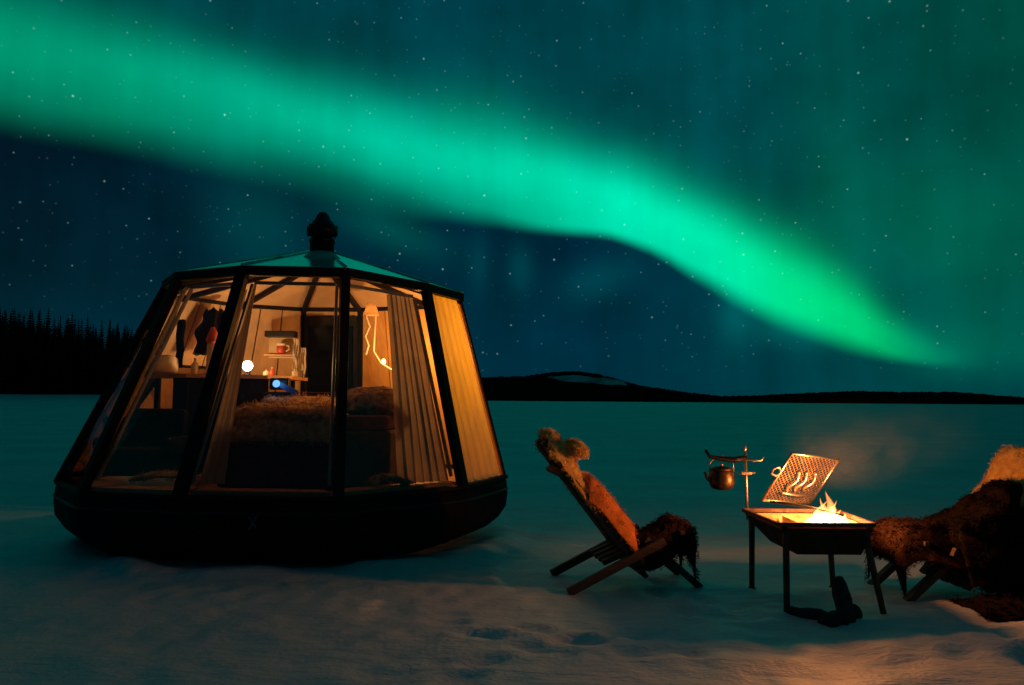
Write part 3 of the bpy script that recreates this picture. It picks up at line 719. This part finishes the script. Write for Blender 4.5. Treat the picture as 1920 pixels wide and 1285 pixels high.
# wall lamp by the right back corner with its hanging cable
M['amber_bulb'] = emis('amber_bulb', (1,.6,.25), 6)
wl = empty('wall_lamp', (-1.55, 8.75, 2.30)); tag(wl, 'amber wall lamp hanging near the right back corner, above the pillow', 'lamp')
lathe('lamp_shade', [(.03,.10),(.05,.09),(.085,-.02),(.09,-.03)], (0,0,0), cloth_mat('amber_shade', (.85,.5,.2), .6), wl, 20)
lathe('bulb', [(.01,.05),(.028,.03),(.03,.0),(.01,-.02)], (0,0,0), M['amber_bulb'], wl, 12)
pt('warm_light', (.42,-.15,-.55), 44, (1.0,.42,.10), .05, wl)  # unseen light set clear of both bulbs, nearer the ochre curtain to brighten it
lathe('cable_bulb', [(.008,.03),(.022,.015),(.026,-.01),(.015,-.03),(.005,-.035)], (.13,.10,-.53), M['amber_bulb'], wl, 12)
tube('cable', [(0,0,.1),(.05,.02,.05),(.03,.06,-.2),(.02,.08,-.42),(.10,.10,-.55),(.22,.08,-.62),(.34,.02,-.60)], .012, M['white'], wl, 8)
tube('cable', [(-.03,0,.1),(-.06,.02,-.05),(-.02,.02,-.15),(-.07,.04,-.26),(-.03,.03,-.36),(-.06,.04,-.46)], .014, M['white'], wl, 8)

# things on and above the shelf (left part seen through the left pane)
def bottle(c, h, r, material, label, cap=None, cat='bottle'):
    t = empty('bottle', c); tag(t, label, cat)
    lathe('bottle_body', [(r*.8,0),(r,.01),(r,h*.62),(r*.55,h*.76),(r*.3,h*.80),(r*.3,h*.95)], (0,0,0), material, t, 16)
    lathe('cap', [(r*.36,h*.93),(r*.36,h)], (0,0,0), cap or M['red'], t, 12)
t = empty('candle_lantern', (-3.12, 8.32, 1.59)); tag(t, 'tall cream cylinder lantern with red top standing on the left of the shelf', 'lantern')
lathe('glass_cylinder', [(.055,0),(.06,.02),(.055,.30),(.05,.33)], (0,0,0), M['white'], t, 18)
lathe('top_cap', [(.052,.33),(.07,.36),(.045,.44),(.02,.50)], (0,0,0), M['red'], t, 18)
lathe('foot', [(.075,-.0),(.075,.018),(.05,.02)], (0,0,0), M['red'], t, 18)
bottle((-3.27,8.25,1.59), .17, .035, M['white'], 'small white bottle beside the cream lantern')
bottle((-2.62,8.75,1.59), .10, .03, M['red'], 'small red jar between the bright lamp and the doorway', M['white'], 'jar')
bottle((-2.70,8.80,1.59), .08, .035, M['white'], 'small cream jar right of the bright lamp', M['red'], 'jar')
bottle((-2.40,8.85,1.59), .09, .032, M['white'], 'low cream jar at the right end of the shelf', M['white'], 'jar')
jk = empty('hanging_coat', (-3.20, 8.52, 2.30)); tag(jk, 'dark coat hanging from a hook over the cream lantern', 'coat')
bm = bmesh.new(); rj = random.Random(9); V = []; Fj = []
for a in range(15):
    f = a/14; w = .07+.10*min(1,f*2.2)+.02*math.sin(a); zz = -f*.48
    for k in range(17):
        th = 2*math.pi*k/16; V.append((w*math.cos(th)*(1+.12*math.sin(3*th+a*.3)), .06*math.sin(th)*(1+.4*math.sin(5*th+a*.4)), zz + .02*math.sin(th*4)))
for a in range(14):
    for k in range(16): Fj.append((a*17+k, a*17+k+1, (a+1)*17+k+1, (a+1)*17+k))
pyd('coat_body', V, Fj, M['dkcloth'], jk, True)
tube('sleeve', [(.13,0,-.08),(.17,-.01,-.2),(.16,-.03,-.36)], [.045,.04,.035], M['dkcloth'], jk, 10)
tube('hook', [(0,.04,-.02),(0,0,.03),(0,-.03,.02)], .006, M['steel'], jk, 8)
ms = empty('wall_cabinet', (-2.62, 9.05, 1.98)); tag(ms, 'small wall cabinet with a dark top over the shelf, left of the doorway', 'cabinet')
box('cabinet_top', (0,0,.10), (.34,.14,.07), M['black'], ms, bev=.006); box('cabinet_back', (0,.06,-.04), (.30,.02,.26), M['ceil'], ms, bev=.004)
sg = empty('mug', (-2.60, 9.0, 1.86)); tag(sg, 'red and white mug on the little ledge below the dark cabinet top', 'mug')
lathe('mug_body', [(.045,0),(.05,.01),(.052,.11),(.045,.11),(.043,.02)], (0,0,0), M['red'], sg, 18); lathe('rim_band', [(.054,.085),(.055,.112),(.05,.114)], (0,0,0), M['white'], sg, 18)
tube('mug_handle', [(.05,0,.09),(.085,0,.085),(.09,0,.04),(.05,0,.025)], .008, M['white'], sg, 8)
box('cabinet_ledge', (.0,0,-.14), (.34,.14,.02), M['sill'], ms, bev=.003)
def towel(c, w, h, material, label, seed):
    V = []; F = []; r = random.Random(seed)
    for a in range(13):
        for k in range(9):
            f = k/8-.5; V.append((f*w*(1-.25*a/12*math.sin(seed)), .02*math.sin(k*1.9+a*.25+seed)+.012*math.sin(a), -h*a/12))
    for a in range(12):
        for k in range(8): F.append((a*9+k, a*9+k+1, a*9+k+10, a*9+k+9))
    o = pyd('towel', V, F, material, smooth=True); o.location = c; return tag(o, label, 'towel')
towel((-2.42, 8.95, 2.02), .07, .40, M['white'], 'cream cloth strip hanging left of the dark doorway', 2)
towel((-2.33, 8.92, 1.92), .05, .34, M['white'], 'narrow cream cloth hanging against the edge of the dark doorway', 4)
towel((-3.42, 8.22, 2.16), .09, .5, M['dkcloth'], 'dark towel hanging left of the coat', 6)
pillow('cushion', (-3.52,8.05,1.68), (.30,.16,.26), M['white'], 'pale cushion leaning in the left corner of the shelf', 'cushion', (1.2,0,.5))
blk = sheet('folded_blanket', [(-3.30,6.98,.64),(-3.0,6.86,.70),(-2.75,6.80,.68),(-2.62,6.78,.63)], lambda f: (-.02,.22), .05, M['bedspread'], 1200, .03, .003, 8, nw=10, axis_=(0,1,0)); tag(blk, 'crumpled tan blanket lying on the sill of the left pane', 'blanket')
blk = sheet('folded_blanket', [(-1.20,6.75,.66),(-1.10,6.80,.70),(-1.0,6.9,.68),(-.92,7.0,.64)], lambda f: (-.02,.14), .05, M['patch'], 500, .03, .003, 9, nw=8, axis_=(.6,-.8,0)); tag(blk, 'small patterned cloth lying on the sill below the grey curtain', 'cloth')

# ================================================================== CHAIRS
def chair(loc, rz, label, hi=1.05):
    t = empty('wooden_lounge_chair', loc, rz); tag(t, label, 'chair', 'low wooden lounge chairs by the fire')
    def P(s, y, z): return (s, y, z)
    n = 5
    for k in range(n):                                     # long back slats
        y = -.24 + .48*k/(n-1); top_ = hi + .03*(1 - abs(k-2)) ; s0 = -.19 - .02*(k % 2)
        beam('back_slat', P(.52,y,.10), P(s0,y,top_), .085, .032, M['wood'], t, up=(1,0,.7))
    for k in range(4):                                     # seat slats between them
        y = -.18 + .36*k/3
        beam('seat_slat', P(.22,y,.19), P(.84,y,.44), .06, .034, M['wood'], t, up=(0,0,1))
    for y in (-.31,.31):
        beam('rear_leg', P(-.06,y,.015), P(.64,y,.36), .04, .058, M['wood'], t)
        beam('front_leg', P(.52,y*.74,.36), P(.93,y*.74,.012), .045, .065, M['wood'], t, up=(0,1,0))
    beam('cross_bar', P(.47,-.34,.22), P(.47,.34,.22), .035, .035, M['wood'], t)
    beam('cross_bar', P(-.09,-.27,.83), P(-.09,.27,.83), .035, .05, M['wood'], t, up=(1,0,.7))
    beam('cross_bar', P(.79,-.27,.405), P(.79,.27,.405), .035, .03, M['wood'], t)
    return t
CL = (.42, 6.0, 0); RZL = RAD(8)
chair(CL, RZL, 'wooden lounge chair left of the fire, seen side-on with its dark back to the hut')
CR = (3.58, 5.80, 0); RZR = RAD(180+4)
chair(CR, RZR, 'wooden lounge chair at the right edge, facing the fire under a pile of dark fur', .97)
def place(o, loc, rz): o.location = loc; o.rotation_euler = (0,0,rz); return o
# left chair: sandy hide over the back, rust blanket lower down, dark fur over the seat front
o = place(sheet('hide', [(-.19,0,1.10),(-.13,0,1.07),(-.03,0,.93),(.02,0,.84),(.14,0,.70)], lambda f: (-.30,.22), .05, M['hide'], 6500, .014, .003, 11, lump=.028, side=.5), CL, RZL)
tag(o, 'sandy reindeer hide over the top of the left chair back', 'hide', 'hides and furs on the chairs')
o = place(sheet('rolled_hide', [(.03,-.30,.99),(.05,-.15,1.01),(.05,.0,1.02),(.05,.18,1.0)], lambda f: (-.05,.05), .085, M['hide'], 3600, .014, .003, 12, lump=.03, nw=12, axis_=(.75,0,-.66)), CL, RZL)
tag(o, 'fluffy roll of pale hide on the left chair back, used as headrest', 'hide', 'hides and furs on the chairs')
o = place(sheet('rust_blanket', [(.10,0,.80),(.20,0,.70),(.33,0,.54),(.44,0,.41)], lambda f: (-.31,.2), .06, M['hide_rust'], 4000, .010, .003, 13, lump=.02, side=.6), CL, RZL)
tag(o, 'rust-coloured blanket lower on the left chair back', 'blanket', 'hides and furs on the chairs')
o = place(sheet('dark_fur', [(.44,0,.38),(.54,0,.34),(.68,0,.41),(.76,0,.46),(.84,0,.43),(.88,0,.35),(.875,0,.27)], lambda f: (-.27-.02*math.sin(f*9),.14-.1*f), .06, M['fur'], 8000, .022, .004, 14, lump=.03, side=.8), CL, RZL)
tag(o, 'dark brown fur draped over the seat front of the left chair', 'fur', 'hides and furs on the chairs')
# right chair
o = place(sheet('hide', [(-.26,0,.84),(-.235,0,.96),(-.17,0,1.005),(-.10,0,.94),(0,0,.80),(.12,0,.66),(.24,0,.52)], lambda f: (-.36-.02*math.sin(f*7),.34), .045, M['hide'], 8000, .013, .003, 21, nw=22, lump=.03, side=.5), CR, RZR)
tag(o, 'bright sandy hide over the top of the right chair back', 'hide', 'hides and furs on the chairs')
o = place(sheet('black_fur', [(.06,0,.62),(.10,0,.72),(.16,0,.69),(.25,0,.61),(.36,0,.53),(.50,0,.44),(.60,0,.40)], lambda f: (-.02-.34*f,.16+.28*min(1,f*2.2)), .16, M['furblack'], 11000, .025, .004, 22, nw=22, lump=.05, side=1.0), CR, RZR)
tag(o, 'thick black fur piled on the back and seat of the right chair', 'fur', 'hides and furs on the chairs')
o = place(sheet('hanging_fur', [(.30,.33,.56),(.31,.39,.50),(.32,.42,.38),(.33,.43,.26),(.34,.44,.12)], lambda f: (-.34+.06*math.sin(f*8),.22+.05*math.sin(f*11)), .09, M['furblack'], 7000, .035, .004, 26, nw=18, lump=.04, axis_=(1,0,0)), CR, RZR)
tag(o, 'black fur hanging down the near side of the right chair to the snow', 'fur', 'hides and furs on the chairs')
o = place(sheet('dark_fur', [(.45,0,.42),(.62,0,.46),(.80,0,.50),(.92,0,.47),(.97,0,.36),(.96,0,.27)], lambda f: (-.20,.28), .07, M['fur'], 9000, .022, .004, 23, lump=.035, side=.8), CR, RZR)
tag(o, 'dark brown fur hanging over the seat front of the right chair', 'fur', 'hides and furs on the chairs')
o = sheet('ground_fur', [(2.95,5.15,.03),(3.2,5.1,.07),(3.5,5.08,.09),(3.8,5.05,.07),(4.1,5.0,.04)], lambda f: (-.14-.10*f,.34), .07, M['furblack'], 7000, .03, .004, 24, nw=20, lump=.04)
tag(o, 'black fur rug lying on the snow in front of the right chair', 'rug')

# ================================================================== FIRE TABLE
gr = empty('fire_table', (2.02, 5.48, 0)); tag(gr, 'rusty iron fire pan on four legs with the fire burning in it', 'fire pan')
gx = lambda x, y, z: Vector((x-2.02, y-5.48, z))
rim = [(1.70,5.16),(2.315,5.16),(2.335,5.82),(1.67,5.82)]; bot = [(1.85,5.24),(2.26,5.24),(2.27,5.72),(1.83,5.72)]
ZR, ZBt = .575, .372
def trayring(bm, pts, z, ins=0.0):
    c = Vector((sum(p[0] for p in pts)/4, sum(p[1] for p in pts)/4))
    out = []
    for x, y in pts:
        d = Vector((c.x-x, c.y-y)); d = Vector((math.copysign(ins, d.x), math.copysign(ins, d.y))); out.append(bm.verts.new(gx(x+d.x, y+d.y, z)))
    return out
bm = bmesh.new()
R1 = [trayring(bm, rim, ZR-.012), trayring(bm, [tuple(np.array(r_)*.55+np.array(b_)*.45) for r_, b_ in zip(rim, bot)], .47), trayring(bm, bot, ZBt)]
for a, b in zip(R1, R1[1:]):
    for k in range(4): bm.faces.new((a[k], a[(k+1)%4], b[(k+1)%4], b[k]))
bm.faces.new(R1[-1]); bmesh.ops.solidify(bm, geom=bm.faces[:], thickness=.006); fin('pan_body', bm, M['iron'], gr)
bm = bmesh.new()
R1 = [trayring(bm, rim, ZR-.02, .012), trayring(bm, [tuple(np.array(r_)*.55+np.array(b_)*.45) for r_, b_ in zip(rim, bot)], .478, .012), trayring(bm, bot, ZBt+.008, .012)]
for a, b in zip(R1, R1[1:]):
    for k in range(4): bm.faces.new((a[k], b[k], b[(k+1)%4], a[(k+1)%4]))
bm.faces.new(R1[-1][::-1]); me = bpy.data.meshes.new('pan_lining'); bm.to_mesh(me); bm.free(); link_mesh('pan_lining', me, M['trayin'], gr)
for k in range(4):
    (x0,y0),(x1,y1) = rim[k], rim[(k+1)%4]
    beam('rim_bar', gx(x0,y0,ZR), gx(x1,y1,ZR), .022, .026, M['iron'], gr)
legs = [((1.725,5.80),(1.733,5.85)),((1.76,5.19),(1.717,5.07)),((2.27,5.79),(2.34,5.91)),((2.27,5.19),(2.335,5.10))]
for (tx,ty),(fx,fy) in legs:
    lg = tube('leg', [gx(tx,ty,.56), gx(tx+(fx-tx)*.15,ty+(fy-ty)*.15,.42), gx(fx,fy,.02)], [.024,.021,.019], M['iron'], gr, 10)
    lathe('foot', [(.035,0),(.035,.012),(.02,.03)], gx(fx,fy,.0), M['iron'], lg, 12)
box('divider', gx(1.93,5.50,.50), (.008,.50,.09), M['trayin'], gr, bev=0)
# post with its arms
po = empty('utensil_post', (1.712,5.86,.50)); tag(po, 'upright steel rod rising from the left back corner of the fire pan', 'post')
tube('rod', [(0,0,0),(-.005,0,.25),(-.012,0,.50)], .011, M['steel'], po, 10)
lathe('finial', [(.011,.495),(.016,.505),(.012,.53),(.004,.545)], (-.013,0,0), M['steel'], po, 12)
box('clamp', (-.008,0,.335), (.075,.03,.022), M['steel'], po, bev=.004)
tube('clamp_screw', [(-.07,-.005,.335),(.06,-.005,.338)], .007, M['steel'], po, 8)
tube('swing_arm', [(0,0,.445),(-.10,0,.43),(-.20,0,.44),(-.27,0,.455),(-.30,0,.50)], [.020,.022,.018,.014,.010], M['black'], po, 10)
tube('small_hook', [(0,0,.44),(.05,-.01,.425),(.10,-.02,.43),(.115,-.02,.455)], [.010,.009,.009,.008], M['steel'], po, 8)
kt = empty('hanging_pot', (1.528,5.86,.715)); tag(kt, 'sooty round pot hanging from the black arm, lit by the fire', 'pot')
lathe('pot_body', [(.045,0),(.075,.012),(.092,.05),(.094,.09),(.085,.13),(.078,.145)], (0,0,0), M['soot'], kt, 28)
lathe('lid', [(.082,.143),(.084,.152),(.05,.168),(.012,.172)], (0,0,0), M['soot'], kt, 28)
lathe('lid_knob', [(.008,.170),(.014,.182),(.006,.19)], (0,0,0), M['steel'], kt, 12)
tube('bail', [(-.088,0,.125),(-.085,0,.19),(-.045,0,.235),(0,0,.245),(.045,0,.235),(.085,0,.19),(.088,0,.125)], .0045, M['steel'], kt, 8)
tube('spout', [(-.08,-.02,.06),(-.115,-.03,.09),(-.13,-.035,.13)], [.018,.013,.010], M['soot'], kt, 10)
# raised grate
g0 = Vector((1.789,5.75,.656)); g1 = Vector((1.934,5.55,1.001)); g2 = Vector((2.378,5.85,.938)); g3 = g0 + g2 - g1
gt = empty('raised_grate', g0); tag(gt, 'square mesh grill grate tilted up behind the flames', 'grill grate')
q = [v-g0 for v in (g0,g1,g2,g3)]; nrm = (q[1]).cross(q[3]).normalized()
if nrm.y > 0: nrm = -nrm
for k in range(4): tube('frame_bar', [q[k], q[(k+1)%4]], .010, M['steel'], gt, 8)
bm = bmesh.new(); gp = lambda u, v: q[3]*u + q[1]*v
mr = random.Random(2); nU = 13
for i in range(1, nU*2):
    for sg_ in (1, -1):
        a = i/nU
        u0, v0 = (max(0,a-1), min(1,a)) if sg_ == 1 else (max(0,a-1), 1-min(1,a))
        u1, v1 = (min(1,a), max(0,a-1)) if sg_ == 1 else (min(1,a), 1-max(0,a-1))
        b_beam(bm, gp(u0,v0), gp(u1,v1), .0034, .0034, nrm)
tag(fin('wire_mesh', bm, mat('mesh_wire', (.30,.19,.10), .55, metal=.4, var=.5), gt), kind='stuff')
for k, (u, v) in enumerate([(.30,.48),(.46,.49),(.64,.50)]):
    c = gp(u, v) + nrm*.03; up = q[1].normalized(); rt_ = q[3].normalized(); S = []
    for s in range(13):
        f = s/12*2-1; S.append(c + up*(f*.085) + rt_*(.022*math.sin(f*math.pi)) + nrm*(.01*math.cos(f*4)))
    tube('curved_handle', S, [.008+.004*(abs(s-6)/6) for s in range(13)], M['white'] if False else M['steel'], gt, 8)
tube('handle_bar', [gp(.2,.24)+nrm*.03, gp(.5,.22)+nrm*.035, gp(.78,.24)+nrm*.03], .009, M['steel'], gt, 8)
tube('hinge_loop', [gp(0,.62), gp(-.08,.70), gp(-.16,.66), gp(-.15,.56), gp(-.05,.52), gp(0,.55)], .008, M['steel'], gt, 8)
# poker across the pan
pk = tube('poker', [(0,0,0),(.10,-.05,-.005),(.24,-.12,-.02),(.42,-.22,-.06)], [.010,.009,.007,.006], M['black'], None, 8); pk.location = (1.80,5.62,.66)
tag(pk, 'thin black poker lying across the fire pan', 'poker')

# logs and flames
fr = empty('campfire', (2.14,5.45,.40)); tag(fr, 'bright fire of burning logs in the iron pan', 'fire')
def logm(a, b, r, material, parent, seed, name='log'):
    rl = random.Random(seed); a = Vector(a); b = Vector(b); pts = [a.lerp(b, k/6) + Vector((rl.uniform(-.006,.006),)*3) for k in range(7)]
    return tube(name, pts, [r*rl.uniform(.85,1.1) for _ in pts], material, parent, 12)
for k, (a, b) in enumerate([((-.14,-.10,.06),(.10,.12,.09)),((.12,-.12,.05),(-.12,.10,.11)),((-.16,.02,.10),(.11,.0,.14)),((.0,-.16,.08),(.04,.14,.13))]):
    logm(a, b, .032, M['char'], fr, k)
em = bpy.data.materials.new('embers'); em.use_nodes = True; t_ = em.node_tree; b_ = t_.nodes['Principled BSDF']
b_.inputs['Base Color'].default_value = (.05,.02,.01,1)
n_ = t_.nodes.new('ShaderNodeTexNoise'); n_.inputs['Scale'].default_value = 40; r_ = t_.nodes.new('ShaderNodeValToRGB')
r_.color_ramp.elements[0].position = .38; r_.color_ramp.elements[0].color = (.02,.002,0,1); r_.color_ramp.elements[1].position = .62; r_.color_ramp.elements[1].color = (1,.42,.10,1)
c_ = t_.nodes.new('ShaderNodeTexCoord'); t_.links.new(c_.outputs['Object'], n_.inputs['Vector']); t_.links.new(n_.outputs[0], r_.inputs[0])
t_.links.new(r_.outputs[0], b_.inputs['Emission Color']); b_.inputs['Emission Strength'].default_value = 7
bm = bmesh.new(); er = random.Random(4)
for k in range(70):
    a = er.random()*6.28; d = er.random()**.6*.17; bmesh.ops.create_icosphere(bm, subdivisions=1, radius=er.uniform(.014,.03), matrix=Matrix.Translation((d*math.cos(a)*.9, d*math.sin(a), .03+er.random()*.03)))
tag(fin('ember_bed', bm, em, fr), kind='stuff')
def flame_mat():
    m = bpy.data.materials.new('flame'); m.use_nodes = True; t = m.node_tree; t.nodes.clear(); X.nt = t
    o = t.nodes.new('ShaderNodeOutputMaterial'); e = t.nodes.new('ShaderNodeEmission'); tr = t.nodes.new('ShaderNodeBsdfTransparent'); ad = t.nodes.new('ShaderNodeAddShader')
    c = t.nodes.new('ShaderNodeTexCoord'); s = t.nodes.new('ShaderNodeSeparateXYZ'); t.links.new(c.outputs['Object'], s.inputs[0]); z = X(s.outputs[2])
    lw = t.nodes.new('ShaderNodeLayerWeight'); lw.inputs[0].default_value = .35
    f = (1 - X(lw.outputs['Facing'])) 
    k = ramp(z, [(0,(1,.66,.32)),(.14,(1,.55,.20)),(.22,(1,.34,.07)),(.34,(1,.16,.02))], 0, .34)
    st = (11 * sstep(z, .27, .03) + 1.2) * f * f * f
    t.links.new(k, e.inputs[0]); t.links.new(st.v, e.inputs[1]); t.links.new(e.outputs[0], ad.inputs[0]); t.links.new(tr.outputs[0], ad.inputs[1]); t.links.new(ad.outputs[0], o.inputs[0]); return m
fm = flame_mat(); rf = random.Random(12)
for k in range(22):
    a = rf.random()*6.28; d = rf.random()**.7*.15; x0 = d*math.cos(a)*1.1; y0 = d*math.sin(a); h = (.30 - d*1.0)*rf.uniform(.55,1.15); w = rf.uniform(.028,.052)
    pts = []; rr = []
    for s in range(11):
        f = s/10; pts.append((x0*(1-.5*f)+.030*math.sin(f*6+k)*f+.02*f*f, y0*(1-.3*f)+.015*math.sin(f*4+k*2)*f, .07+h*f)); rr.append(max(.001, w*(math.sin(math.pi*min(1,f*.78+.22))**1.2)*(1-f*.25)))
    tube('flame', pts, rr, fm, fr, 12)
pt('fire_light', (-.02,-.0,.36), 54, (1.0,.30,.065), .06, fr)

# bundle under the pan: charred branch and upright log
lg = logm((1.74,5.08,.05),(2.02,4.86,.05), .045, M['bark'], None, 31, 'fallen_log'); tag(lg, 'dark bent log lying on the snow under the front of the fire pan', 'log', 'firewood under the pan')
lg = logm((2.02,4.88,.03),(2.045,5.10,.25), .05, M['bark'], None, 32, 'leaning_log'); tag(lg, 'dark upright log stub under the right side of the fire pan', 'log', 'firewood under the pan')
lg = logm((1.86,4.84,.04),(2.10,4.98,.07), .055, M['bark'], None, 33, 'short_log'); tag(lg, 'short thick log crossing the lying one under the fire pan', 'log', 'firewood under the pan')

# thin smoke drifting off the fire
sm = bpy.data.materials.new('smoke'); sm.use_nodes = True; t_ = sm.node_tree; t_.nodes.clear(); X.nt = t_
o_ = t_.nodes.new('ShaderNodeOutputMaterial'); v_ = t_.nodes.new('ShaderNodeVolumePrincipled'); v_.inputs['Color'].default_value = (.75,.72,.70,1); v_.inputs['Anisotropy'].default_value = .2
c_ = t_.nodes.new('ShaderNodeTexCoord'); s_ = t_.nodes.new('ShaderNodeSeparateXYZ'); t_.links.new(c_.outputs['Object'], s_.inputs[0])
n_ = t_.nodes.new('ShaderNodeTexNoise'); n_.inputs['Scale'].default_value = 5.0; n_.inputs['Detail'].default_value = 4; n_.inputs['Distortion'].default_value = .8; t_.links.new(c_.outputs['Object'], n_.inputs['Vector'])
x, y, z = (X(s_.outputs[i]) for i in range(3))
cx = z*.75; r2 = (x - cx)*(x - cx) + y*y; w = z*.75 + .12
dens = X.m('EXPONENT', X.m('MULTIPLY', r2/(w*w), -1)) * sstep(X(n_.outputs[0]), .30, .75) * sstep(z, 0.08, .38) * sstep(z, .75, .3)
t_.links.new((dens*.26).v, v_.inputs['Density']); t_.links.new(v_.outputs[0], o_.inputs['Volume'])
o = box('smoke', (0.35,0,.40), (1.3,.9,.80), sm, None, bev=0); o.location = (2.16,5.45,.66)
tag(o, 'thin smoke drifting up and right from the fire', 'smoke', kind='stuff')
